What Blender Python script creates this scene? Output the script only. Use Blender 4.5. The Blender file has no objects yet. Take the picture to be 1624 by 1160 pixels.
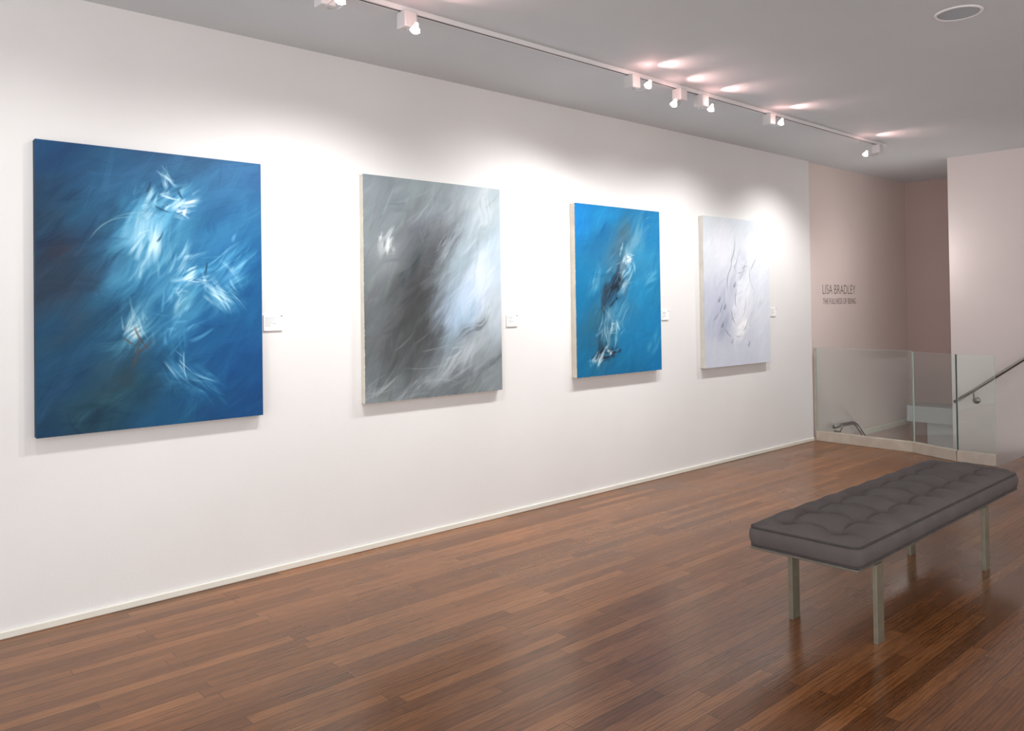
import bpy, bmesh, math, random
import numpy as np
from mathutils import Vector, Matrix, Euler

scene = bpy.context.scene
try:
    scene.view_settings.view_transform = 'Standard'
    scene.view_settings.look = 'None'
except Exception:
    pass
COL = scene.collection
H = 3.056

# ------------------------------------------------------------------ helpers
def s2l(c):
    return tuple(((v/255)/12.92 if v/255 <= .04045 else (((v/255)+.055)/1.055)**2.4) for v in c)

def new_mat(name, col=(200,200,200), rough=.5, metal=0, **kw):
    m = bpy.data.materials.new(name); m.use_nodes = True
    b = m.node_tree.nodes['Principled BSDF']
    b.inputs['Base Color'].default_value = (*s2l(col), 1)
    b.inputs['Roughness'].default_value = rough
    b.inputs['Metallic'].default_value = metal
    for k, v in kw.items():
        b.inputs[k.replace('_', ' ')].default_value = v
    return m

def noisy_mat(name, c1, c2, scale=3, rough=.5, metal=0, bump=0.0, bscale=60, stretch=(1,1,1)):
    m = new_mat(name, c1, rough, metal)
    nt = m.node_tree; N = nt.nodes; Lk = nt.links; b = N['Principled BSDF']
    tc = N.new('ShaderNodeTexCoord'); mp = N.new('ShaderNodeMapping'); mp.inputs['Scale'].default_value = stretch
    Lk.new(tc.outputs['Object'], mp.inputs['Vector'])
    n = N.new('ShaderNodeTexNoise'); n.inputs['Scale'].default_value = scale; n.inputs['Detail'].default_value = 4
    Lk.new(mp.outputs[0], n.inputs['Vector'])
    r = N.new('ShaderNodeValToRGB')
    r.color_ramp.elements[0].position = .3; r.color_ramp.elements[1].position = .7
    r.color_ramp.elements[0].color = (*s2l(c1), 1); r.color_ramp.elements[1].color = (*s2l(c2), 1)
    Lk.new(n.outputs['Fac'], r.inputs[0]); Lk.new(r.outputs[0], b.inputs['Base Color'])
    if bump:
        n2 = N.new('ShaderNodeTexNoise'); n2.inputs['Scale'].default_value = bscale; n2.inputs['Detail'].default_value = 3
        Lk.new(mp.outputs[0], n2.inputs['Vector'])
        bp = N.new('ShaderNodeBump'); bp.inputs['Strength'].default_value = bump; bp.inputs['Distance'].default_value = .01
        Lk.new(n2.outputs['Fac'], bp.inputs['Height']); Lk.new(bp.outputs[0], b.inputs['Normal'])
    return m

def link(o, parent=None):
    COL.objects.link(o)
    if parent is not None:
        o.parent = parent
    return o

def mesh_obj(name, bm, mats, parent=None, smooth=False):
    me = bpy.data.meshes.new(name); bm.normal_update(); bm.to_mesh(me); bm.free()
    for m in (mats if isinstance(mats, (list, tuple)) else [mats]):
        me.materials.append(m)
    if smooth:
        for p in me.polygons: p.use_smooth = True
    return link(bpy.data.objects.new(name, me), parent)

def bm_box(bm, lo, hi, bevel=0, seg=2, mat=0):
    lo, hi = Vector(lo), Vector(hi)
    r = bmesh.ops.create_cube(bm, size=1)
    vs = r['verts']
    for v in vs:
        v.co = Vector([(lo[i]+hi[i])/2 + v.co[i]*(hi[i]-lo[i]) for i in range(3)])
    fs = set(f for v in vs for f in v.link_faces)
    for f in fs: f.material_index = mat
    if bevel:
        es = list(set(e for v in vs for e in v.link_edges))
        bmesh.ops.bevel(bm, geom=es, offset=bevel, segments=seg, affect='EDGES', profile=.5)

def box(name, lo, hi, mat, parent=None, bevel=0, seg=2, smooth=False):
    bm = bmesh.new(); bm_box(bm, lo, hi, bevel, seg)
    return mesh_obj(name, bm, mat, parent, smooth)

def bm_tube(bm, pts, r, n=12, closed=False, cap=True):
    pts = [Vector(p) for p in pts]; rings = []; m = len(pts)
    prev = None
    for i, p in enumerate(pts):
        if closed: t = (pts[(i+1) % m]-pts[i-1]).normalized()
        else: t = (pts[min(i+1, m-1)]-pts[max(i-1, 0)]).normalized()
        if prev is None:
            a = Vector((0, 0, 1)) if abs(t.z) < .9 else Vector((1, 0, 0))
        else: a = prev
        nrm = (a - t*a.dot(t)).normalized(); prev = nrm
        bi = t.cross(nrm)
        rings.append([bm.verts.new(p + r*(math.cos(2*math.pi*k/n)*nrm + math.sin(2*math.pi*k/n)*bi)) for k in range(n)])
    for i in range(m if closed else m-1):
        A, B = rings[i], rings[(i+1) % m]
        for k in range(n):
            bm.faces.new((A[k], A[(k+1) % n], B[(k+1) % n], B[k]))
    if cap and not closed:
        bm.faces.new(rings[0][::-1]); bm.faces.new(rings[-1])

def tube(name, pts, r, mat, parent=None, n=12, closed=False):
    bm = bmesh.new(); bm_tube(bm, pts, r, n, closed)
    bmesh.ops.recalc_face_normals(bm, faces=bm.faces)
    return mesh_obj(name, bm, mat, parent, True)

def prism(name, poly, z0, z1, mat, parent=None):
    bm = bmesh.new()
    a = [bm.verts.new((x, y, z0)) for x, y in poly]; b = [bm.verts.new((x, y, z1)) for x, y in poly]
    bm.faces.new(a[::-1]); bm.faces.new(b)
    for i in range(len(poly)):
        j = (i+1) % len(poly); bm.faces.new((a[i], a[j], b[j], b[i]))
    bmesh.ops.recalc_face_normals(bm, faces=bm.faces)
    return mesh_obj(name, bm, mat, parent)

def empty(name, loc, label, cat, group=None):
    e = bpy.data.objects.new(name, None); e.location = loc; e.empty_display_size = .1
    COL.objects.link(e); tag(e, label, cat, group); return e

def tag(o, label, cat, group=None):
    o['label'] = label; o['category'] = cat
    if group: o['group'] = group

def struct(o):
    o['kind'] = 'structure'; return o

def bez(p0, p1, p2, n=8):
    p0, p1, p2 = map(Vector, (p0, p1, p2))
    return [(1-t)**2*p0+2*t*(1-t)*p1+t*t*p2 for t in [i/n for i in range(n+1)]]

# ------------------------------------------------------------------ materials
M_wall = noisy_mat('wall_paint', (227,226,225), (232,231,230), 1.2, .62, 0, .05, 90)
M_wall_far = noisy_mat('far_wall_warm_light_tint', (223,212,210), (228,217,215), 1.2, .62, 0, .05, 90)  # same white wall, slightly pink because warm light is tinted into the colour
M_wall_warm_lit = noisy_mat('stairwell_warm_light_tint', (223,208,203), (228,213,208), 1.2, .62, 0, .05, 90)  # white wall with the stairwell's warm light mixed into its base colour
M_alcove_dim = noisy_mat('alcove_dim_light_tint', (188,165,160), (194,171,166), 1.2, .65, 0, .05, 90)  # white wall again, dim warm light painted in as darker pink-grey
M_ledge = noisy_mat('ledge_paint', (184,186,188), (192,194,196), 2, .6)
M_ceil = noisy_mat('ceiling_paint', (206,212,215), (212,218,221), .8, .7, 0, .05, 60)
M_base = noisy_mat('baseboard_paint', (226,224,214), (232,230,220), 5, .4)
M_white = new_mat('white_enamel', (235,235,235), .35)
M_chrome = new_mat('chrome', (225,225,228), .18, 1)
M_steel = noisy_mat('brushed_steel', (140,136,132), (160,156,152), 30, .32, 1, 0, 60, (1, 1, 12))
M_leg = noisy_mat('satin_nickel', (134,130,114), (148,144,128), 20, .38, .6)
M_rail = noisy_mat('seat_frame_metal', (124,120,112), (134,130,122), 20, .42, .55)
M_dark = new_mat('dark_gasket', (45,48,48), .5)
M_channel = noisy_mat('stone_curb', (184,172,158), (200,189,176), 9, .42, .15)

def floor_mat():
    m = new_mat('oak_strip_floor', (115,75,55), .3)
    nt = m.node_tree; N = nt.nodes; L = nt.links; b = N['Principled BSDF']
    tc = N.new('ShaderNodeTexCoord')
    mp = N.new('ShaderNodeMapping'); mp.inputs['Rotation'].default_value = (0, 0, math.radians(90))
    L.new(tc.outputs['Object'], mp.inputs['Vector'])
    br = N.new('ShaderNodeTexBrick')
    br.offset = .37; br.offset_frequency = 2; br.squash = .7; br.squash_frequency = 3
    br.inputs['Scale'].default_value = 1
    br.inputs['Brick Width'].default_value = 1.25
    br.inputs['Row Height'].default_value = .064
    br.inputs['Mortar Size'].default_value = .0013
    br.inputs['Mortar Smooth'].default_value = .2
    br.inputs['Color1'].default_value = (0, 0, 0, 1); br.inputs['Color2'].default_value = (1, 1, 1, 1)
    br.inputs['Mortar'].default_value = (.5, .5, .5, 1)
    L.new(mp.outputs[0], br.inputs['Vector'])
    ramp = N.new('ShaderNodeValToRGB'); e = ramp.color_ramp.elements
    e[0].color = (*s2l((114,74,47)), 1); e[1].color = (*s2l((154,106,71)), 1)
    x = e.new(.5); x.color = (*s2l((134,89,58)), 1)
    L.new(br.outputs['Color'], ramp.inputs[0])
    sc = N.new('ShaderNodeVectorMath'); sc.operation = 'SCALE'; sc.inputs['Scale'].default_value = 9
    L.new(br.outputs['Color'], sc.inputs[0])
    def grain(scale, detail, dist):
        mp2 = N.new('ShaderNodeMapping'); mp2.inputs['Scale'].default_value = scale
        L.new(tc.outputs['Object'], mp2.inputs['Vector'])
        ad = N.new('ShaderNodeVectorMath'); L.new(mp2.outputs[0], ad.inputs[0]); L.new(sc.outputs[0], ad.inputs[1])
        g = N.new('ShaderNodeTexNoise'); g.inputs['Scale'].default_value = 1; g.inputs['Detail'].default_value = detail
        g.inputs['Roughness'].default_value = .7; g.inputs['Distortion'].default_value = dist
        L.new(ad.outputs[0], g.inputs['Vector']); return g, ad
    g, _ = grain((100, 6, 1), 4, .6)
    gr = N.new('ShaderNodeValToRGB'); gr.color_ramp.elements[0].position = .38; gr.color_ramp.elements[1].position = .54
    gr.color_ramp.elements[0].color = (.48, .43, .39, 1); gr.color_ramp.elements[1].color = (1.06, 1.04, 1.03, 1)
    L.new(g.outputs['Fac'], gr.inputs[0])
    _, av = grain((14, 1.6, 1), 2, 1)
    wv = N.new('ShaderNodeTexWave'); wv.wave_type = 'BANDS'; wv.bands_direction = 'X'
    wv.inputs['Scale'].default_value = 1.4; wv.inputs['Distortion'].default_value = 7; wv.inputs['Detail'].default_value = 3; wv.inputs['Detail Scale'].default_value = .9
    L.new(av.outputs[0], wv.inputs['Vector'])
    wr2 = N.new('ShaderNodeValToRGB'); wr2.color_ramp.elements[0].position = .05; wr2.color_ramp.elements[1].position = .4
    wr2.color_ramp.elements[0].color = (.54, .49, .45, 1); wr2.color_ramp.elements[1].color = (1, 1, 1, 1)
    L.new(wv.outputs['Fac'], wr2.inputs[0])
    mul0 = N.new('ShaderNodeMix'); mul0.data_type = 'RGBA'; mul0.blend_type = 'MULTIPLY'; mul0.inputs['Factor'].default_value = .5
    L.new(ramp.outputs[0], mul0.inputs['A']); L.new(wr2.outputs[0], mul0.inputs['B'])
    mul = N.new('ShaderNodeMix'); mul.data_type = 'RGBA'; mul.blend_type = 'MULTIPLY'; mul.inputs['Factor'].default_value = .6
    L.new(mul0.outputs['Result'], mul.inputs['A']); L.new(gr.outputs[0], mul.inputs['B'])
    w = N.new('ShaderNodeTexNoise'); w.inputs['Scale'].default_value = .8; w.inputs['Detail'].default_value = 3
    L.new(tc.outputs['Object'], w.inputs['Vector'])
    wr = N.new('ShaderNodeValToRGB'); wr.color_ramp.elements[0].position = .36; wr.color_ramp.elements[1].position = .62
    wr.color_ramp.elements[0].color = (.70, .62, .48, 1); wr.color_ramp.elements[1].color = (1.05, 1.04, 1.03, 1)
    L.new(w.outputs['Fac'], wr.inputs[0])
    mul2 = N.new('ShaderNodeMix'); mul2.data_type = 'RGBA'; mul2.blend_type = 'MULTIPLY'; mul2.inputs['Factor'].default_value = 1
    L.new(mul.outputs['Result'], mul2.inputs['A']); L.new(wr.outputs[0], mul2.inputs['B'])
    mm = N.new('ShaderNodeMix'); mm.data_type = 'RGBA'; mm.inputs['B'].default_value = (*s2l((44,27,18)), 1)
    fs = N.new('ShaderNodeMath'); fs.operation = 'MULTIPLY'; fs.inputs[1].default_value = .9
    L.new(br.outputs['Fac'], fs.inputs[0]); L.new(fs.outputs[0], mm.inputs['Factor'])
    L.new(mul2.outputs['Result'], mm.inputs['A']); L.new(mm.outputs['Result'], b.inputs['Base Color'])
    rr = N.new('ShaderNodeMapRange'); rr.inputs['From Min'].default_value = .35; rr.inputs['From Max'].default_value = .62; rr.inputs['To Min'].default_value = .22; rr.inputs['To Max'].default_value = .38
    L.new(w.outputs['Fac'], rr.inputs['Value']); L.new(rr.outputs[0], b.inputs['Roughness'])
    bp = N.new('ShaderNodeBump'); bp.inputs['Strength'].default_value = .06; bp.inputs['Distance'].default_value = .002
    iv = N.new('ShaderNodeMath'); iv.operation = 'SUBTRACT'
    L.new(g.outputs['Fac'], iv.inputs[0]); L.new(br.outputs['Fac'], iv.inputs[1])
    L.new(iv.outputs[0], bp.inputs['Height']); L.new(bp.outputs[0], b.inputs['Normal'])
    b.inputs['Specular IOR Level'].default_value = .38; b.inputs['Specular Tint'].default_value = (1, .90, .76, 1)
    b.inputs['Coat Weight'].default_value = .16; b.inputs['Coat Roughness'].default_value = .15; b.inputs['Coat Tint'].default_value = (1, .9, .72, 1)
    return m
M_floor = floor_mat()

def glass_mat(name, tint):
    m = bpy.data.materials.new(name); m.use_nodes = True
    nt = m.node_tree; N = nt.nodes; L = nt.links; N.clear()
    out = N.new('ShaderNodeOutputMaterial'); t = N.new('ShaderNodeBsdfTransparent'); t.inputs[0].default_value = (*tint, 1)
    g = N.new('ShaderNodeBsdfGlossy'); g.inputs['Roughness'].default_value = .02; g.inputs['Color'].default_value = (1, 1, 1, 1)
    lw = N.new('ShaderNodeLayerWeight'); lw.inputs['Blend'].default_value = .5
    pw = N.new('ShaderNodeMath'); pw.operation = 'POWER'; pw.inputs[1].default_value = 5
    L.new(lw.outputs['Facing'], pw.inputs[0])
    mu = N.new('ShaderNodeMath'); mu.operation = 'MULTIPLY_ADD'; mu.inputs[1].default_value = .9; mu.inputs[2].default_value = .045
    L.new(pw.outputs[0], mu.inputs[0])
    mx = N.new('ShaderNodeMixShader'); L.new(mu.outputs[0], mx.inputs[0]); L.new(t.outputs[0], mx.inputs[1]); L.new(g.outputs[0], mx.inputs[2])
    L.new(mx.outputs[0], out.inputs[0]); return m
M_glass = glass_mat('clear_glass', (.94, .98, .97))
M_gedge = new_mat('glass_cut_edge', (196,220,210), .2)

def emit_mat(name, col, st, base=(255,255,255), metal=0):
    m = new_mat(name, base, .3, metal)
    b = m.node_tree.nodes['Principled BSDF']
    b.inputs['Emission Color'].default_value = (*col, 1); b.inputs['Emission Strength'].default_value = st
    return m
M_bulb = emit_mat('halogen_bulb_glow', (1, .93, .88), 40)
M_refl = emit_mat('dichroic_reflector', (1, .80, .75), 2.6, (225,220,222), 1)
M_dlens = new_mat('downlight_lens', (150,162,170), .25)

# ------------------------------------------------------------------ room shell
YF = 9.369; YN = 8.31; YB = 10.9; XA = 1.04
struct(box('wall_left', (-.2, -3, -.3), (0, YN, H+.1), M_wall))
struct(box('wall_stairwell', (-.23, YN, -3.2), (-.035, YB+.1, H+.1), M_wall_warm_lit))
struct(box('wall_alcove', (-.2, YB, -3.2), (XA+.2, YB+.15, H+.1), M_alcove_dim))
bm = bmesh.new()
bm_box(bm, (XA, YF, -3.2), (7.6, YF+.15, H+.1)); bm_box(bm, (XA, YF+.14, -3.2), (XA+.15, YB+.02, H+.1))
struct(mesh_obj('wall_far', bm, M_wall_far))
struct(box('wall_right', (7.5, -3, -.3), (7.65, YF+.1, H+.1), M_wall))
struct(box('ceiling', (-.2, -3, H), (7.6, YB+.1, H+.12), M_ceil))
struct(prism('floor', [(-.0, -3), (7.5, -3), (7.5, YF), (1.86, YF), (1.86, 8.10), (1.515, 8.11), (1.045, 8.30), (-.0, 8.33)], -.25, 0, M_floor))
struct(prism('wall_stairwell_front', [(-.04, 8.18), (1.02, 8.15), (1.5, 7.98), (1.9, 7.96), (1.86, 8.10), (1.515, 8.11), (1.045, 8.30), (-.04, 8.33)], -3.2, -.25, M_wall_warm_lit))
struct(box('floor_stairwell', (-.2, 8.1, -3.3), (1.9, YB, -3.2), M_wall_warm_lit))
def baseboard(name, lo, hi, mat=M_base):
    return struct(box(name, lo, hi, mat, None, .005, 2))
baseboard('baseboard_left', (0, -3, 0), (.014, YN, .036))
bm = bmesh.new(); bm_box(bm, (1.88, YF-.014, 0), (7.5, YF, .045), .005)
struct(mesh_obj('baseboard_far', bm, M_base))
baseboard('baseboard_stairwell', (-.035, 9.55, -.09), (-.012, YB, -.02))
bm = bmesh.new(); bm_box(bm, (.12, 10.45, .0), (XA, YB, .20), .004); bm_box(bm, (.34, 10.5, -.5), (XA, YB, .0), .004)
struct(mesh_obj('trim_alcove_ledge', bm, M_ledge))

M_tread = noisy_mat('stair_tread_wood', (104,66,46), (126,84,60), 5, .4, 0, .1, 30, (1, 8, 1))
bm = bmesh.new()
for k in range(1, 4):
    z = -.18*k; x1 = 1.86-.27*(k-1)
    bm_box(bm, (x1-.27-.02, 8.34, z-.03), (x1, YF-.002, z), .004)
    bm_box(bm, (x1-.27, 8.34, z-.25), (x1-.25, YF-.002, z-.03), mat=1)
bm_box(bm, (-.03, 8.34, -.76), (1.05, YF, -.72))
for k in range(1, 7):
    z = -.72-.18*k; y0 = YF+.24*(k-1)
    if y0+.24 > YB: break
    bm_box(bm, (-.03, y0, z-.03), (XA-.002, y0+.26, z), .004)
    bm_box(bm, (-.03, y0+.24, z-.2), (XA-.002, y0+.26, z-.03), mat=1)
st = mesh_obj('staircase', bm, [M_tread, M_wall_warm_lit]); tag(st, 'brown wooden stairs descending behind the glass balustrade', 'staircase')
st['kind'] = 'structure'

# ------------------------------------------------------------------ painter
def value_noise(w, h, cells, rng):
    g = rng.random((cells+2, cells+2))
    ys = np.linspace(0, cells, h)[:, None]; xs = np.linspace(0, cells, w)[None, :]
    yi = np.floor(ys).astype(int); xi = np.floor(xs).astype(int)
    fy = ys-yi; fx = xs-xi; fy = fy*fy*(3-2*fy); fx = fx*fx*(3-2*fx)
    yi = np.minimum(yi, cells); xi = np.minimum(xi, cells)
    return (g[yi, xi]*(1-fy)*(1-fx)+g[yi+1, xi]*fy*(1-fx)+g[yi, xi+1]*(1-fy)*fx+g[yi+1, xi+1]*fy*fx)

class Canvas:
    def __init__(s, asp, hpx, seed):
        s.h = hpx; s.w = int(hpx*asp); s.rng = np.random.default_rng(seed)
        s.img = np.zeros((s.h, s.w, 3)); s.asp = asp
        s.V, s.U = np.mgrid[0:s.h, 0:s.w]; s.U = s.U/s.w; s.V = s.V/s.h
        s.n1 = (value_noise(s.w, s.h, 5, s.rng)-.5)*.7+(value_noise(s.w, s.h, 13, s.rng)-.5)*.35
        s.n2 = (value_noise(s.w, s.h, 5, s.rng)-.5)*.7+(value_noise(s.w, s.h, 13, s.rng)-.5)*.35
    def streaky(s, ang, nalong, nacross):
        a = math.radians(ang); x = s.U*s.asp; y = -s.V
        p = (x*math.cos(a)+y*math.sin(a)+2)+.06*s.n1; q = (-x*math.sin(a)+y*math.cos(a)+2)+.10*s.n2
        g = s.rng.random((int(4*nalong)+3, int(4*nacross)+3))
        P = p*nalong; Q = q*nacross; pi = np.floor(P).astype(int); qi = np.floor(Q).astype(int); fp = P-pi; fq = Q-qi
        fp = fp*fp*(3-2*fp); fq = fq*fq*(3-2*fq)
        return g[pi, qi]*(1-fp)*(1-fq)+g[pi+1, qi]*fp*(1-fq)+g[pi, qi+1]*(1-fp)*fq+g[pi+1, qi+1]*fp*fq
    def background(s, pts, power=4):
        uu = s.U+.14*s.n1; vv = s.V+.14*s.n2
        acc = 0; ws = 0
        for (a, b, c) in pts:
            w = 1/((((uu-a)*s.asp)**2+(vv-b)**2)+.004)**(power/2)
            acc = acc+w[..., None]*np.array(c, float); ws = ws+w
        s.bg = acc/ws[..., None]; s.img[:] = s.bg
    def glow(s, u, v, su, sv, rot, col, op, sang=45, contrast=1.6):
        """soft scumbled patch broken up by streaks"""
        r = math.radians(rot); x = (s.U-u)*s.asp; y = -(s.V-v)
        x = x+.10*s.n1; y = y+.10*s.n2
        a = (x*math.cos(r)+y*math.sin(r))/su; b = (-x*math.sin(r)+y*math.cos(r))/sv
        m = np.exp(-(a*a+b*b)); k = .5*s.streaky(sang+s.rng.normal(0, 8), 7, 45)+.5*s.streaky(sang+s.rng.normal(0, 12), 12, 110)
        al = np.clip(m*(1+contrast*(k-.5)*2)-.06*contrast, 0, 1)*op
        s.img = s.img*(1-al[..., None])+np.array(col, float)*al[..., None]
    def stroke(s, u, v, ang, L, w, col, op, curv=0, dry=.5):
        rng = s.rng; Lp = L*s.h/2; wp = max(w*s.h/2, .7); cx = u*s.w; cy = v*s.h
        R = int(Lp*1.05+wp+3+abs(curv)*Lp)
        x0, x1 = max(0, int(cx-R)), min(s.w, int(cx+R)); y0, y1 = max(0, int(cy-R)), min(s.h, int(cy+R))
        if x1 <= x0 or y1 <= y0: return
        yy, xx = np.mgrid[y0:y1, x0:x1]; dx = xx-cx; dy = -(yy-cy)
        a = math.radians(ang); sa = (dx*math.cos(a)+dy*math.sin(a))/Lp; ta = (-dx*math.sin(a)+dy*math.cos(a))
        ta = ta-curv*Lp*(sa**2-.3)
        taper = np.clip(1-.45*(sa+1)/2, .3, 1)
        tn = ta/(wp*taper)
        m = np.clip(1.15-np.abs(tn)**3*1.15, 0, 1)*np.clip(1-np.abs(sa)**3, 0, 1)
        nb = max(3, int(wp*1.1)); tab = rng.random(nb+3)
        q = np.clip((tn+1)/2, 0, 1)*nb; qi = q.astype(int); fq = q-qi
        br = tab[qi]*(1-fq)+tab[qi+1]*fq
        ph = rng.random()*6.28
        al = m*np.clip((br-dry*(.5+.5*sa+.12*np.sin(sa*5+ph)))*1.6+.3, 0, 1)*op
        al = al[..., None]
        s.img[y0:y1, x0:x1] = s.img[y0:y1, x0:x1]*(1-al)+np.array(col, float)*al
    def texture_strokes(s, n, ang, spread, L, w, jit, op, dry=.5, curv=.12):
        for i in range(n):
            u, v = s.rng.random(2)
            c = s.img[min(s.h-1, int(v*s.h)), min(s.w-1, int(u*s.w))]
            c = np.clip(c+s.rng.normal(0, jit)+s.rng.normal(0, jit*.2, 3), 0, 255)
            s.stroke(u, v, ang+s.rng.normal(0, spread), L*(.5+s.rng.random()), w*(.4+s.rng.random()*1.2), c, op*(.4+.6*s.rng.random()), s.rng.normal(0, curv), dry)
    def cluster(s, u, v, su, sv, n, col, ang, spread, L, w, op, dry=.6, curv=.10):
        for i in range(n):
            a, b = s.rng.normal(0, 1, 2)
            c = np.clip(np.array(col)+s.rng.normal(0, 9), 0, 255)
            s.stroke(u+a*su, v+b*sv, ang+s.rng.normal(0, spread), L*(.4+1.0*s.rng.random()), w*(.3+1.2*s.rng.random()), c, op*(.25+.75*s.rng.random()), s.rng.normal(0, curv), dry)

def paint1():
    c = Canvas(.79, 440, 11)
    c.background([(0,0,(13,66,108)),(.5,0,(18,74,116)),(1,0,(24,86,134)),(0,.3,(22,52,78)),(.1,.45,(32,52,72)),(.25,.3,(24,72,104)),(.5,.25,(36,108,150)),
                  (.8,.2,(26,94,138)),(.5,.45,(36,108,150)),(.8,.45,(28,100,148)),(1,.5,(10,82,135)),(.3,.6,(28,82,114)),(.1,.75,(14,66,98)),(.6,.65,(20,92,140)),
                  (.9,.8,(4,72,128)),(1,1,(4,66,120)),(.5,1,(10,72,112)),(.2,.95,(26,66,84)),(0,1,(10,56,88)),(.35,.85,(28,70,88)),(.75,.7,(10,82,135))])
    for g in [(.12,.36,.10,.05,30,(56,36,46),.5),(.3,.82,.14,.05,40,(50,50,54),.45),(.17,.62,.10,.04,40,(44,46,60),.4),(.75,.1,.2,.05,25,(44,120,165),.5),(.85,.25,.15,.05,40,(50,128,172),.5)]:
        c.glow(*g)
    c.texture_strokes(420, 36, 18, .26, .06, 10, .4)
    for g in [(.50,.36,.20,.14,70,(84,156,192),.6,55,2),(.48,.27,.15,.09,60,(96,170,205),.75,50,2),(.70,.47,.13,.08,30,(90,168,208),.75,45,2),(.40,.64,.10,.06,60,(96,160,188),.7,60,2),(.86,.40,.09,.05,60,(90,165,205),.7,50,2),
              (.64,.84,.10,.04,-35,(78,150,192),.7,-40,2),(.80,.54,.07,.04,-45,(120,185,215),.7,-45,2),(.60,.63,.10,.05,40,(70,145,185),.6,40,2),(.62,.55,.06,.03,60,(130,190,216),.6,60,2),(.58,.70,.08,.03,70,(70,140,180),.5,70,2)]:
        c.glow(*g)
    c.texture_strokes(700, 40, 25, .13, .03, 12, .4, .7)
    for g in [(.60,.19,.05,.024,20,(225,240,248),.9,35,2.4),(.46,.17,.04,.02,60,(180,215,232),.7,60,2.2),(.47,.35,.075,.026,78,(205,232,244),.85,75,2.4),(.64,.43,.05,.025,55,(200,230,244),.8,50,2.4),
              (.40,.645,.045,.024,70,(200,225,232),.8,70,2.4),(.80,.53,.05,.018,-45,(205,230,242),.75,-45,2.4),(.42,.28,.06,.03,60,(150,200,222),.6,50,2.2)]:
        c.glow(*g)
    c.cluster(.58,.17,.06,.03,22,(225,240,248),35,40,.06,.016,.7)
    c.cluster(.62,.205,.02,.010,9,(245,250,255),25,35,.05,.016,.85)
    c.cluster(.44,.18,.04,.04,12,(170,210,230),60,25,.07,.014,.55)
    c.cluster(.55,.09,.015,.02,6,(200,225,238),110,20,.06,.014,.8)
    c.cluster(.46,.35,.05,.06,28,(195,226,240),75,18,.10,.020,.5)
    c.cluster(.63,.42,.05,.05,24,(190,224,240),50,28,.09,.016,.55)
    c.cluster(.67,.46,.03,.015,8,(240,247,252),15,18,.06,.014,.75)
    c.cluster(.88,.38,.05,.04,18,(150,205,232),50,14,.12,.012,.5)
    c.cluster(.80,.52,.04,.03,18,(200,228,240),-45,14,.12,.016,.5)
    c.cluster(.60,.53,.03,.03,12,(190,222,240),60,25,.06,.014,.65)
    c.cluster(.40,.64,.05,.03,18,(195,222,230),75,28,.08,.014,.55)
    c.cluster(.55,.62,.06,.05,16,(120,190,220),50,25,.09,.014,.45)
    c.cluster(.60,.80,.02,.03,9,(195,226,240),-58,12,.11,.010,.7)
    c.cluster(.72,.86,.03,.02,8,(150,200,225),-30,12,.10,.010,.55)
    for (u,v,a,L,k) in [(.30,.27,28,.20,-.35),(.42,.235,2,.22,-.3)]:
        c.stroke(u,v,a,L,.007,(150,185,195),.5,k,.4)
    for (u,v,a,L) in [(.42,.68,-60,.11),(.40,.73,80,.13),(.44,.71,40,.09),(.37,.69,-35,.06)]:
        c.stroke(u,v,a,L,.012,(84,66,62),.7,.12,.3)
    for (u,v,a,L) in [(.46,.13,70,.05),(.52,.21,-20,.07),(.60,.15,-60,.04),(.51,.31,60,.05),(.72,.42,80,.05)]:
        c.stroke(u,v,a,L,.012,(16,52,84),.75,.15,.3)
    return c

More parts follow.
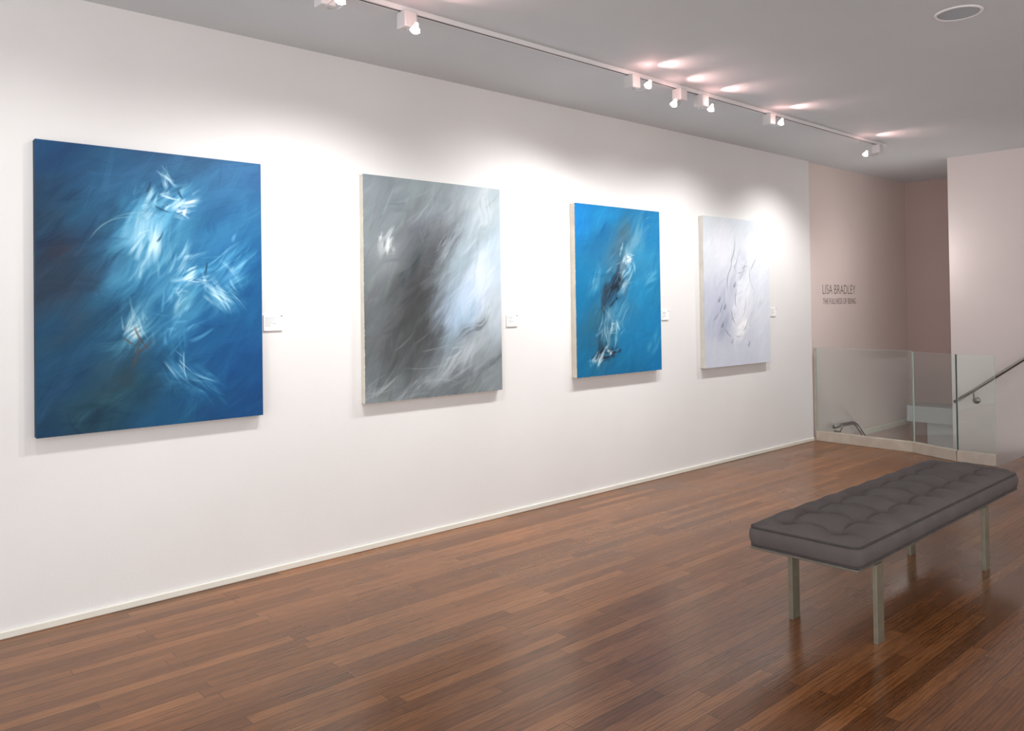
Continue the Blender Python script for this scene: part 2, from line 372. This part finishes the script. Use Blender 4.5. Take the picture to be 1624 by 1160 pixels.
def paint2():
    c = Canvas(.79, 340, 23)
    c.background([(0,0,(124,136,142)),(.4,.0,(146,160,166)),(.9,0,(166,180,188)),(.1,.15,(126,136,142)),(.15,.35,(130,138,142)),(.05,.6,(104,110,114)),(.5,.12,(134,146,152)),
                  (.55,.25,(96,102,108)),(.4,.38,(74,80,84)),(.35,.5,(66,69,72)),(.4,.62,(64,66,68)),(.5,.7,(72,74,76)),(.25,.75,(78,82,84)),(.2,.55,(84,88,90)),
                  (.7,.35,(160,180,192)),(.8,.2,(164,180,188)),(.95,.35,(176,196,210)),(.7,.5,(176,198,218)),(.85,.45,(200,215,230)),(.66,.62,(160,188,212)),(.95,.6,(188,200,210)),
                  (.8,.75,(156,166,172)),(.95,.9,(128,138,142)),(.5,.9,(112,120,124)),(.1,.9,(104,112,116)),(0,1,(128,136,140)),(.7,1,(104,112,116)),(.6,.45,(130,145,155))], 4.5)
    c.glow(.42,.48,.24,.09,62,(60,62,65),.7,55); c.glow(.38,.66,.16,.12,40,(62,64,67),.7,50)
    c.glow(.25,.13,.15,.04,35,(88,98,104),.6,40)
    c.texture_strokes(420, 54, 16, .26, .06, 9, .45)
    for g in [(.84,.43,.16,.08,62,(216,228,240),.65,60,1.6),(.70,.56,.12,.04,75,(186,208,232),.7,70,1.6),(.15,.31,.04,.025,60,(226,232,234),.9,60,2.2),(.85,.14,.14,.04,60,(200,210,216),.6,60,2),
              (.72,.79,.2,.05,35,(180,190,196),.7,35,2.2),(.40,.93,.26,.03,22,(150,160,164),.6,22,2.2),(.62,.28,.12,.03,60,(165,180,188),.6,60,2)]:
        c.glow(*g)
    c.glow(.78,.68,.12,.03,40,(90,96,100),.6,40,2.2); c.glow(.9,.88,.12,.03,35,(88,94,98),.5,35,2.2); c.glow(.8,.3,.12,.03,55,(140,156,166),.5,55,2.2)
    c.texture_strokes(600, 55, 20, .14, .028, 12, .45, .7)
    c.cluster(.15,.31,.03,.03,9,(228,234,236),60,30,.07,.022,.7)
    c.cluster(.83,.42,.08,.10,18,(222,234,246),62,12,.18,.020,.35)
    c.cluster(.70,.78,.14,.06,22,(190,198,204),35,14,.2,.012,.45)
    c.cluster(.40,.92,.25,.04,24,(160,170,174),25,14,.2,.012,.4)
    c.cluster(.10,.93,.05,.03,10,(190,198,200),35,16,.12,.014,.5)
    c.cluster(.45,.12,.15,.07,18,(172,184,190),55,20,.16,.014,.4)
    c.cluster(.56,.27,.02,.03,5,(206,216,220),55,10,.12,.010,.6)
    return c

def paint3():
    c = Canvas(.78, 280, 37)
    c.background([(0,0,(0,104,166)),(.4,0,(6,112,166)),(.8,0,(10,108,160)),(1,.1,(20,116,166)),(0,.5,(6,104,150)),(0,.9,(8,100,145)),(.3,.2,(20,96,138)),(.55,.15,(50,104,132)),
                  (.5,.35,(54,104,130)),(.8,.3,(40,130,172)),(.8,.5,(22,122,170)),(.5,.6,(36,110,148)),(.9,.7,(12,118,172)),(1,1,(6,112,168)),(.5,1,(10,100,146)),(.6,.8,(16,112,160)),(.3,.75,(40,92,118))], 4)
    c.glow(.5,.2,.14,.08,50,(56,84,100),.7,50,1.6); c.glow(.75,.16,.14,.07,50,(120,160,180),.6,50,2)
    c.texture_strokes(300, 45, 22, .24, .06, 8, .45)
    for g in [(.45,.46,.14,.09,60,(28,40,54),.85,50,2),(.34,.88,.10,.04,15,(24,32,44),.85,20,2),(.22,.82,.07,.03,85,(30,48,64),.7,80,2),(.32,.54,.08,.03,80,(34,50,66),.7,80,2),
              (.56,.37,.10,.05,70,(170,196,208),.75,65,2.3),(.20,.42,.07,.04,75,(110,160,186),.6,75,2.2),(.36,.70,.12,.05,65,(130,168,186),.7,65,2.3),(.42,.77,.08,.03,60,(196,214,220),.75,60,2.3),
              (.26,.90,.06,.02,70,(205,220,225),.8,70,2.2),(.88,.85,.08,.04,50,(84,156,192),.7,50,2.2),(.85,.42,.1,.05,60,(96,168,200),.6,60,2.2),(.55,.62,.1,.05,60,(96,152,180),.6,60,2.2)]:
        c.glow(*g)
    c.texture_strokes(330, 48, 25, .12, .03, 12, .4, .7)
    c.cluster(.44,.47,.04,.05,14,(16,26,38),50,35,.08,.03,.75)
    c.cluster(.36,.88,.07,.02,12,(18,26,38),20,25,.08,.03,.7)
    c.cluster(.58,.36,.05,.06,22,(205,222,228),70,25,.10,.018,.6)
    c.cluster(.48,.40,.08,.06,14,(160,188,200),50,30,.10,.018,.5)
    c.cluster(.62,.30,.02,.02,8,(240,244,246),30,30,.05,.016,.9)
    c.cluster(.32,.66,.08,.06,14,(140,178,194),70,25,.10,.018,.5)
    c.cluster(.40,.75,.08,.04,16,(196,214,220),60,30,.08,.016,.6)
    c.cluster(.25,.90,.05,.02,12,(215,226,230),70,28,.07,.016,.7)
    c.cluster(.36,.84,.02,.02,7,(244,246,246),20,30,.05,.016,.85)
    return c

def paint4():
    c = Canvas(.80, 250, 51)
    c.background([(0,0,(202,210,216)),(.5,0,(212,220,228)),(1,0,(214,222,230)),(0,.3,(212,218,226)),(.3,.2,(222,226,234)),(.8,.2,(220,226,236)),(.5,.4,(214,220,230)),(.1,.6,(190,196,212)),
                  (.25,.7,(180,186,204)),(.5,.65,(220,224,232)),(.8,.6,(218,224,234)),(1,.9,(212,218,230)),(.6,.9,(202,208,222)),(.2,.95,(200,206,218)),(.4,.5,(196,202,216))], 4)
    c.texture_strokes(300, 55, 25, .22, .05, 6, .45)
    for g in [(.18,.62,.16,.06,65,(164,170,190),.6,60,2),(.3,.72,.12,.05,50,(152,158,178),.5,50,2),(.55,.5,.2,.1,60,(238,242,248),.6,60,1.8),(.58,.33,.10,.03,60,(150,156,170),.5,60,2),
              (.4,.45,.14,.04,75,(164,170,186),.45,70,2),(.7,.62,.14,.04,70,(174,180,196),.45,70,2),(.55,.74,.10,.05,50,(246,248,250),.8,50,2)]:
        c.glow(*g)
    c.texture_strokes(320, 50, 30, .11, .025, 10, .4, .7)
    for (u,v,a,L,k) in [(.44,.22,72,.18,.2),(.50,.26,65,.20,.15),(.40,.30,78,.14,.25),(.36,.40,70,.20,-.35),(.62,.33,5,.14,-.3),(.55,.36,20,.10,.2),(.70,.42,-70,.18,.3),
                        (.30,.50,80,.18,-.3),(.46,.54,85,.14,-.3),(.60,.60,75,.18,.3),(.42,.68,-60,.14,.3),(.62,.72,60,.14,.3),(.25,.60,60,.10,0),(.18,.66,40,.10,.1),(.52,.80,10,.12,.3),
                        (.85,.55,70,.18,.2),(.75,.30,50,.14,0),(.34,.78,-40,.10,.2)]:
        c.stroke(u,v,a,L,.016,(112,116,132),.55,k,.45)
    for (u,v) in [(.22,.55),(.30,.60),(.26,.72),(.45,.45),(.6,.33),(.66,.86),(.4,.83)]:
        c.stroke(u,v,60,.05,.026,(78,82,96),.55,.1,.4)
    c.cluster(.55,.74,.08,.05,14,(245,247,250),50,30,.08,.018,.6)
    c.cluster(.45,.3,.08,.05,10,(245,247,250),60,20,.08,.016,.6)
    return c

def paint_material(name):
    m = new_mat(name, (128,128,128), .5)
    nt = m.node_tree; N = nt.nodes; L = nt.links; b = N['Principled BSDF']
    b.inputs['Specular IOR Level'].default_value = .3
    a = N.new('ShaderNodeVertexColor'); a.layer_name = 'paint'
    L.new(a.outputs['Color'], b.inputs['Base Color'])
    tc = N.new('ShaderNodeTexCoord'); mp = N.new('ShaderNodeMapping')
    mp.inputs['Rotation'].default_value = (math.radians(45), 0, 0); mp.inputs['Scale'].default_value = (1, 12, 90)
    L.new(tc.outputs['Object'], mp.inputs['Vector'])
    n = N.new('ShaderNodeTexNoise'); n.inputs['Scale'].default_value = 1.5; n.inputs['Detail'].default_value = 5
    L.new(mp.outputs[0], n.inputs['Vector'])
    bp = N.new('ShaderNodeBump'); bp.inputs['Strength'].default_value = .12; bp.inputs['Distance'].default_value = .002
    L.new(n.outputs['Fac'], bp.inputs['Height']); L.new(bp.outputs[0], b.inputs['Normal'])
    return m

def make_painting(cv, y0, y1, z0, z1, thick, edge_col, label, seed):
    e = empty('painting', (0, (y0+y1)/2, z0), label, 'painting')
    e['group'] = 'abstract canvases on the gallery wall'
    hw = (y1-y0)/2; hh = z1-z0
    h, w = cv.h, cv.w
    vs = np.zeros((h+1, w+1, 3)); yy = np.linspace(-hw, hw, w+1); zz = np.linspace(hh, 0, h+1)
    rng = np.random.default_rng(seed)
    vs[..., 0] = thick
    vs[..., 1] = yy[None, :]; vs[..., 2] = zz[:, None]
    if seed > 1:
        j = np.convolve(rng.normal(0, .004, h+9), np.ones(6)/6, 'same')[:h+1]
        vs[:, 0, 1] += np.abs(j)*1.0
        j = np.convolve(rng.normal(0, .003, w+9), np.ones(6)/6, 'same')[:w+1]
        vs[-1, :, 2] += np.abs(j)
    idx = np.arange((h+1)*(w+1)).reshape(h+1, w+1)
    f = np.stack([idx[:-1, :-1], idx[1:, :-1], idx[1:, 1:], idx[:-1, 1:]], -1).reshape(-1, 4)
    me = bpy.data.meshes.new('painted_canvas')
    me.from_pydata(vs.reshape(-1, 3).tolist(), [], f.tolist())
    img = np.clip(cv.img, 0, 255)/255
    lin = np.where(img <= .04045, img/12.92, ((img+.055)/1.055)**2.4)
    pad = np.concatenate([lin, lin[-1:]], 0); pad = np.concatenate([pad, pad[:, -1:]], 1)
    col = np.ones(((h+1)*(w+1), 4)); col[:, :3] = pad.reshape(-1, 3)
    at = me.color_attributes.new('paint', 'FLOAT_COLOR', 'POINT')
    at.data.foreach_set('color', col.astype(np.float32).ravel())
    me.materials.append(paint_material('oil_paint'))
    link(bpy.data.objects.new('painted_canvas', me), e)
    medge = noisy_mat('canvas_edge', edge_col, tuple(max(0, c-14) for c in edge_col), 9, .7)
    bm = bmesh.new(); bm_box(bm, (.001, -hw+.001, .001), (thick-.0015, hw-.001, hh-.001), .003, 2)
    mesh_obj('stretcher_frame', bm, medge, e)
    return e

make_painting(paint1(), .862, 1.985, .913, 2.331, .045, (16,48,72), 'large deep blue abstract canvas with white strokes on gallery wall', 1)
make_painting(paint2(), 2.649, 3.777, .913, 2.344, .045, (206,202,190), 'tall grey and pale blue abstract canvas with dark centre', 2)
make_painting(paint3(), 4.536, 5.594, .943, 2.307, .055, (212,206,192), 'cerulean blue abstract canvas with black and white marks', 3)
make_painting(paint4(), 6.240, 7.370, .913, 2.320, .050, (208,204,196), 'pale lilac white abstract canvas with thin grey loops', 4)

# ------------------------------------------------------------------ wall labels
M_card = new_mat('label_card', (244,244,244), .5); M_ink = new_mat('label_ink', (120,120,125), .6)
M_pin = new_mat('pin_grey', (90,90,92), .4)
for i, (y0, y1, z0, z1) in enumerate([(2.01,2.125,1.385,1.475),(3.86,3.965,1.36,1.445),(5.67,5.765,1.37,1.455),(7.465,7.565,1.37,1.455)]):
    e = empty('wall_label', (0, (y0+y1)/2, z0), 'small white caption card mounted beside a painting', 'label', 'caption cards beside the paintings')
    w = (y1-y0)/2; h = z1-z0
    box('card', (.0, -w, 0), (.010, w, h), M_card, e, .0008, 1)
    bm = bmesh.new(); rnd = random.Random(i)
    for k, ln in enumerate([.62, .5, .42, .7, .34]):
        z = h-.016-.011*k; y = -w+.01; end = -w+.01+2*w*ln*.8
        while y < end:
            l = rnd.uniform(.006, .014); bm_box(bm, (.010, y, z-.0025), (.0104, min(y+l, end), z)); y += l+.003
    mesh_obj('printed_text', bm, M_ink, e)
    bm = bmesh.new(); bmesh.ops.create_cone(bm, cap_ends=True, segments=14, radius1=.004, radius2=.003, depth=.004, matrix=Matrix.Translation((.012, w-.006, h-.006)) @ Matrix.Rotation(math.pi/2, 4, 'Y'))
    mesh_obj('pin', bm, M_pin, e)

# ------------------------------------------------------------------ wall lettering
M_letter = new_mat('vinyl_lettering', (86,75,76), .6)
def lettering(txt, y0, y1, zb, cap, label, off):
    cu = bpy.data.curves.new('tmp', 'FONT'); cu.body = txt; cu.size = 1; cu.extrude = 0; cu.resolution_u = 3; cu.offset = off
    ob = bpy.data.objects.new('tmp', cu); COL.objects.link(ob)
    dg = bpy.context.evaluated_depsgraph_get(); dg.update()
    me = bpy.data.meshes.new_from_object(ob.evaluated_get(dg)); bpy.data.objects.remove(ob)
    xs = [v.co.x for v in me.vertices]; ys = [v.co.y for v in me.vertices]
    a, b, c, d = min(xs), max(xs), min(ys), max(ys)
    for v in me.vertices:
        v.co = Vector((0, (v.co.x-a)/(b-a)*(y1-y0), (v.co.y-c)/(d-c)*cap))
    me.name = 'wall_lettering'; me.materials.clear(); me.materials.append(M_letter)
    o = bpy.data.objects.new('wall_lettering', me); o.location = (-.0335, y0, zb); COL.objects.link(o)
    tag(o, label, 'lettering')
lettering('LISA BRADLEY', 8.64, 9.44, 1.60, .105, 'dark vinyl artist name lettering on stairwell wall', -.015)
lettering('THE FULLNESS OF BEING', 8.64, 9.44, 1.485, .066, 'dark vinyl exhibition title lettering below the name', -.011)

# ------------------------------------------------------------------ lighting track
XT = .94
tr = empty('lighting_track', (XT, 2.8, H), 'long white ceiling track carrying the spotlights', 'track')
bm = bmesh.new(); bm_box(bm, (-.018, -4.6, -.026), (.018, 5.2, 0), .003)
mesh_obj('rail', bm, M_white, tr)
bm = bmesh.new(); bm_box(bm, (-.005, -4.6, -.0275), (.005, 5.19, -.0255)); mesh_obj('slot', bm, M_dark, tr)
bm = bmesh.new(); bm_box(bm, (-.022, 5.19, -.03), (.022, 5.24, 0), .004); mesh_obj('end_cap', bm, M_white, tr)

M_house = new_mat('head_housing', (206,206,206), .4)
heads = [
    (1.90, (1.16, 1.86, 2.90), (0, 1.70, .8), .75),
    (2.37, (1.09, 2.32, 2.885), (0, 2.35, .8), 1.3),
    (4.17, (1.095, 4.15, 2.925), (0, 3.70, .9), 1.15),
    (4.69, (1.00, 4.55, 2.885), (0, 4.20, .85), 1.1),
    (4.95, (1.01, 4.98, 2.915), (0, 5.15, .9), .85),
    (5.88, (1.065, 5.856, 2.93), (0, 5.95, .85), 1.3),
    (7.86, (1.01, 7.46, 2.875), (0, 7.40, .9), 1.35),
    (.7, (1.05, .66, 2.90), (0, .85, 1.0), .4),
]
for i, (yh, lp, aim, pw) in enumerate(heads):
    e = empty('track_light', (XT, yh, H-.0285), 'white track spotlight head with small halogen lamp', 'spotlight', 'spotlights on the ceiling track')
    o = Vector(e.location)
    s = .039
    bm = bmesh.new(); bm_box(bm, (-s+.01, -s, -.085), (s+.01, s, 0), .006, 2)
    mesh_obj('housing', bm, M_house, e)
    l = Vector(lp)-o; d = (Vector(aim)-Vector(lp)).normalized()
    side = d.cross(Vector((0, 0, 1))).normalized()
    st_ = Vector((.012, 0, -.085))
    bm = bmesh.new()
    for sg in (-1, 1):
        a = st_+side*.012*sg; c = l - d*.012 + side*.028*sg
        mid = (a+c)/2 + Vector((0, 0, -.035)) + side*.02*sg
        bm_tube(bm, bez(a, mid, c, 8), .0022, 6)
    mesh_obj('arm', bm, M_chrome, e, True)
    rot = d.to_track_quat('Z', 'Y').to_matrix().to_4x4()
    bm = bmesh.new(); prof = [(.008, -.040), (.011, -.034), (.012, -.026), (.018, -.018), (.023, -.008), (.026, 0), (.0275, .002), (.0275, .005), (.0245, .005), (.0235, -.001)]
    rings = []
    for r, z in prof:
        rings.append([bm.verts.new(rot @ Vector((r*math.cos(t), r*math.sin(t), z)) + l) for t in [2*math.pi*k/20 for k in range(20)]])
    for A, B in zip(rings, rings[1:]):
        for k in range(20): bm.faces.new((A[k], A[(k+1) % 20], B[(k+1) % 20], B[k]))
    bm.faces.new(rings[0][::-1])
    mesh_obj('reflector', bm, M_refl, e, True)
    bm = bmesh.new(); bmesh.ops.create_uvsphere(bm, u_segments=16, v_segments=10, radius=.0238, matrix=Matrix.Translation(l) @ rot @ Matrix.Diagonal((1, 1, .62, 1)))
    mesh_obj('bulb', bm, M_bulb, e, True)
    L = bpy.data.lights.new('lamp_beam', 'SPOT'); L.energy = 68*pw; L.spot_size = math.radians(116); L.spot_blend = 1; L.shadow_soft_size = .04
    L.color = (1, .985, .97)
    lo = bpy.data.objects.new('lamp_beam', L); link(lo, e); lo.location = l + d*.025; lo.rotation_euler = d.to_track_quat('-Z', 'Y').to_euler()
    # light leaking backwards through the dichroic reflector onto the ceiling
    P = bpy.data.lights.new('lamp_glow', 'POINT'); P.energy = .9; P.color = (1, .50, .46); P.shadow_soft_size = .012
    po = bpy.data.objects.new('lamp_glow', P); link(po, e); po.location = l + Vector((.015, 0, .035))
    bd = Vector((.75, .55, .42)).normalized()
    B = bpy.data.lights.new('lamp_back_leak', 'SPOT'); B.energy = 4.5; B.color = (1, .60, .56); B.spot_size = math.radians(95); B.spot_blend = 1; B.shadow_soft_size = .01
    bo = bpy.data.objects.new('lamp_back_leak', B); link(bo, e); bo.location = l + Vector((.035, .025, .06)); bo.rotation_euler = bd.to_track_quat('-Z', 'Y').to_euler()

# ------------------------------------------------------------------ recessed downlight
e = empty('recessed_downlight', (2.775, 4.70, H), 'round white recessed ceiling downlight, switched off', 'downlight')
bm = bmesh.new(); prof = [(.118, 0), (.117, -.005), (.110, -.008), (.104, -.006), (.100, 0), (.096, .0)]
rings = [[bm.verts.new((r*math.cos(t), r*math.sin(t), z)) for t in [2*math.pi*k/48 for k in range(48)]] for r, z in prof]
for A, B in zip(rings, rings[1:]):
    for k in range(48): bm.faces.new((A[k], A[(k+1) % 48], B[(k+1) % 48], B[k]))
bmesh.ops.recalc_face_normals(bm, faces=bm.faces)
mesh_obj('trim_ring', bm, M_white, e, True)
bm = bmesh.new(); bmesh.ops.create_cone(bm, cap_ends=True, segments=48, radius1=.101, radius2=.101, depth=.003, matrix=Matrix.Translation((0, 0, -.0025)))
mesh_obj('lens', bm, M_dlens, e)

# ------------------------------------------------------------------ glass balustrade
e = empty('glass_balustrade', (0, 8.33, 0), 'clear frameless glass balustrade with pale base curb around stairs', 'balustrade')
pts = [(.02, 8.355), (1.05, 8.325), (1.52, 8.135), (1.85, 8.125)]
for i in range(3):
    (xa, ya), (xb, yb) = pts[i], pts[i+1]
    d = Vector((xb-xa, yb-ya, 0)); L_ = d.length; ang = math.atan2(d.y, d.x)
    g0 = .006
    M = Matrix.Translation(Vector((xa, ya-8.33, 0))) @ Matrix.Rotation(ang, 4, 'Z')
    bm = bmesh.new()
    bm_box(bm, (g0, -.006, .02), (L_-g0, .006, 1.01 if i == 0 else 1.0))
    for f in bm.faces:
        f.material_index = 0 if abs(f.normal.y) > .5 else 1
    bm.transform(M); mesh_obj('glass_panel', bm, [M_glass, M_gedge], e)
    bm = bmesh.new(); bm_box(bm, (0, -.03, 0), (L_, .03, .105), .004)
    bm.transform(M); mesh_obj('base_channel', bm, M_channel, e)
bm = bmesh.new(); bm_box(bm, (1.517, 8.128-8.33, .1), (1.525, 8.143-8.33, 1.0)); mesh_obj('gasket', bm, M_dark, e)
bm = bmesh.new(); bm_box(bm, (0.0, 8.345-8.33, .1), (.022, 8.365-8.33, 1.01)); mesh_obj('wall_channel', bm, M_channel, e)

# ------------------------------------------------------------------ handrails
e = empty('handrail', (1.28, YF, .43), 'round brushed steel handrail on the wall above the stairs', 'handrail')
def rz(x): return .885+.735*(x-1.73)
yr = -.085
pp = [(x-1.28, yr, rz(x)-.43) for x in (1.09, 1.3, 1.6, 1.9)] + \
     [tuple(p) for p in bez((1.95-1.28, yr, rz(1.95)-.43), (2.05-1.28, yr, rz(2.05)-.43), (2.2-1.28, yr, rz(2.05)-.43), 6)] + [(2.5-1.28, yr, rz(2.05)-.43)]
tube('rail', pp, .018, M_steel, e, 16)
for xb in (1.28, 2.3):
    zb = min(rz(xb), rz(2.05))-.43
    bm = bmesh.new()
    bmesh.ops.create_cone(bm, cap_ends=True, segments=24, radius1=.038, radius2=.036, depth=.012, matrix=Matrix.Translation((xb-1.28, -.006, zb-.11)) @ Matrix.Rotation(math.pi/2, 4, 'X'))
    bm_tube(bm, bez((xb-1.28, -.01, zb-.11), (xb-1.28, yr, zb-.11), (xb-1.28, yr, zb-.015), 8), .008, 10)
    mesh_obj('bracket', bm, M_steel, e, True)

e = empty('handrail', (-.03, 8.7, .1), 'short angled steel handrail end beside the lower stairs', 'handrail')
xr = .10
tube('rail', [(xr, -.06, .02), (xr, .20, .02)]+[tuple(p) for p in bez((xr, .34, .02), (xr, .44, .02), (xr, .52, -.05), 6)]+[(xr, .80, -.28), (xr, 1.3, -.7)], .021, M_steel, e, 16)
tube('bracket', [(0, .14, -.06), (xr*.7, .14, -.06), (xr, .14, .0)], .009, M_steel, e, 10)

# ------------------------------------------------------------------ bench
be = empty('bench', (2.525, 3.375, 0), 'long charcoal tufted upholstered bench with flat metal legs on wood floor', 'bench')
be.rotation_euler = (0, 0, .012)
BL, BW = 2.17, .52
M_fab = noisy_mat('charcoal_fabric', (87,80,79), (98,91,90), 7, .9, 0, .2, 900)
z0, z1 = .358, .462
rows = [-.12, .12]; ncol = 9
cols = [BL*(k+.5)/ncol for k in range(ncol)]
nx, ny = 104, 434
bm = bmesh.new()
def top_h(x, y):
    ex = max(min(x+BW/2, BW/2-x), 0); ey = max(min(y, BL-y), 0)
    h = .050*(1-math.exp(-ex/.035))*(1-math.exp(-ey/.035))
    dep = 0; fold = 0
    for cy_ in cols:
        if abs(cy_-y) > .4: continue
        for r in rows:
            d2 = math.hypot(x-r, y-cy_)
            dep = max(dep, .072*math.exp(-(d2/.040)))
        e_ = 1 if abs(x) < .12 else max(0, 1-(abs(x)-.12)/.15)
        fold = max(fold, .026*math.exp(-abs(y-cy_)/.018)*e_)
    for r in rows:
        e_ = 1 if cols[0] < y < cols[-1] else max(0, 1-min(abs(y-cols[0]), abs(y-cols[-1]))/.12)
        fold = max(fold, .024*math.exp(-abs(x-r)/.018)*e_)
    return h - max(dep, fold) - .3*min(dep, fold)
def side_pt(x, y):
    rc = .04; px = max(-BW/2+rc, min(BW/2-rc, x)); py = max(rc, min(BL-rc, y))
    dx, dy = x-px, y-py; d = math.hypot(dx, dy)
    if dx and dy:
        m = max(abs(dx), abs(dy)); k = m/d; return px+dx*k, py+dy*k
    return x, y
grid = []
for j in range(ny+1):
    row = []
    for i in range(nx+1):
        x = -BW/2+BW*i/nx; y = BL*j/ny
        X, Y = side_pt(x, y)
        row.append(bm.verts.new((X, Y, z1-.012+top_h(x, y))))
    grid.append(row)
for j in range(ny):
    for i in range(nx): bm.faces.new((grid[j][i], grid[j][i+1], grid[j+1][i+1], grid[j+1][i]))
loop = [grid[0][i] for i in range(nx+1)]+[grid[j][nx] for j in range(1, ny+1)]+[grid[ny][i] for i in range(nx-1, -1, -1)]+[grid[j][0] for j in range(ny-1, 0, -1)]
prev = loop
for z, out in [(z1-.028, .010), (z1-.045, .014), (z1-.065, .013), (z1-.084, .008), (z0+.006, .001)]:
    cur = []
    for v in loop:
        cxx = max(-BW/2+.04, min(BW/2-.04, v.co.x)); cyy = max(.04, min(BL-.04, v.co.y))
        nrm = Vector((v.co.x-cxx, v.co.y-cyy, 0)); nrm = nrm.normalized() if nrm.length > 0 else nrm
        cur.append(bm.verts.new((v.co.x+nrm.x*out, v.co.y+nrm.y*out, z)))
    for a in range(len(loop)):
        b_ = (a+1) % len(loop); bm.faces.new((prev[b_], prev[a], cur[a], cur[b_]))
    prev = cur
bm.faces.new(prev)
bmesh.ops.recalc_face_normals(bm, faces=bm.faces)
cush = mesh_obj('cushion', bm, M_fab, be, True)
def rect_loop(off, z, rc=.042):
    pts_ = []; hx = BW/2+off
    for (cx_, cy_, a0) in [(hx-rc, BL+off-rc, 0), (-hx+rc, BL+off-rc, 90), (-hx+rc, -off+rc, 180), (hx-rc, -off+rc, 270)]:
        for k in range(7):
            a = math.radians(a0+15*k); pts_.append(Vector((cx_+rc*math.cos(a), cy_+rc*math.sin(a), z)))
    out = []
    for a, b_ in zip(pts_, pts_[1:]+pts_[:1]):
        n = max(1, int((b_-a).length/.05)); out += [a+(b_-a)*k/n for k in range(n)]
    return out
M_pipe = noisy_mat('fabric_piping', (62,57,57), (72,67,67), 20, .9)
tube('piping', rect_loop(.001, z1-.014), .005, M_pipe, be, 8, True)
tube('piping', rect_loop(.002, z0+.006), .005, M_pipe, be, 8, True)
for r in rows:
    for cy_ in cols:
        bm = bmesh.new(); bmesh.ops.create_uvsphere(bm, u_segments=12, v_segments=8, radius=.012, matrix=Matrix.Translation((r, cy_, z1-.012+top_h(r, cy_)+.008)) @ Matrix.Diagonal((1, 1, .4, 1)))
        mesh_obj('tuft_button', bm, M_pipe, be, True)
bm = bmesh.new(); bm_box(bm, (-BW/2+.002, .002, z0-.011), (BW/2-.002, BL-.002, z0), .003)
mesh_obj('seat_frame', bm, M_rail, be)
for (yl) in (.195, 1.585):
    for xo0, xo1 in ((-.152, -.130), (BW/2-.012, BW/2+.008)):
        bm = bmesh.new(); bm_box(bm, (xo0, yl-.034, 0), (xo1, yl+.034, z0-.0115), .0015)
        mesh_obj('leg', bm, M_leg, be)
    bm = bmesh.new(); bm_box(bm, (-.1295, yl-.034, z0-.029), (BW/2-.0125, yl+.034, z0-.0115), .0015)
    mesh_obj('crossbar', bm, M_leg, be)

# ------------------------------------------------------------------ light
w = bpy.data.worlds.new('World'); scene.world = w; w.use_nodes = True
bg = w.node_tree.nodes['Background']; bg.inputs[0].default_value = (.99, .99, 1, 1); bg.inputs[1].default_value = 1.0
def area(name, loc, rot, sx, sy_, e, col):
    L = bpy.data.lights.new(name, 'AREA'); L.shape = 'RECTANGLE'; L.size = sx; L.size_y = sy_; L.energy = e; L.color = col
    o = bpy.data.objects.new(name, L); o.location = loc; o.rotation_euler = [math.radians(a) for a in rot]; COL.objects.link(o)
area('rear_fill', (4, -2.9, 1.3), (113, 0, 0), 6, 2.4, 145, (.985, .99, 1))  # added fill from behind the camera, no actual window there
area('side_fill', (7.35, 4.0, 1.3), (113, 0, 90), 8, 2.2, 118, (.99, .99, 1))  # added fill from the right to raise the ambient level, not a real window
area('ceiling_fill', (5.2, 3.5, H-.03), (0, 0, 0), 3, 5, 38, (1, .97, .93))  # added unseen overhead fill that brightens the painting wall
def pt(name, loc, e, col, r):
    L = bpy.data.lights.new(name, 'POINT'); L.energy = e; L.color = col; L.shadow_soft_size = r
    o = bpy.data.objects.new(name, L); o.location = loc; COL.objects.link(o)
pt('stairwell_fill', (.75, 8.9, 2.0), 9, (1, .95, .92), .15)  # added point light to lift the stairwell walls, no fixture
pt('stairwell_lower_fill', (.6, 9.4, -.9), 18, (1, .97, .95), .25)  # added unseen light brightening the lower stairwell behind the glass

# ------------------------------------------------------------------ camera
f, yaw, pit, rol, sy = 1277.4955, .8399, .014, -.0142, -.0679
cam = bpy.data.cameras.new('camera'); co = bpy.data.objects.new('camera', cam); COL.objects.link(co)
cam.sensor_width = 36; cam.lens = f/1624*36; cam.shift_y = sy; cam.clip_start = .05
R = Matrix.Rotation(yaw, 3, 'Z') @ Matrix.Rotation(math.pi/2+pit, 3, 'X') @ Matrix.Rotation(rol, 3, 'Z')
co.matrix_world = Matrix.Translation((4.3742, 0, 1.5)) @ R.to_4x4()
scene.camera = co
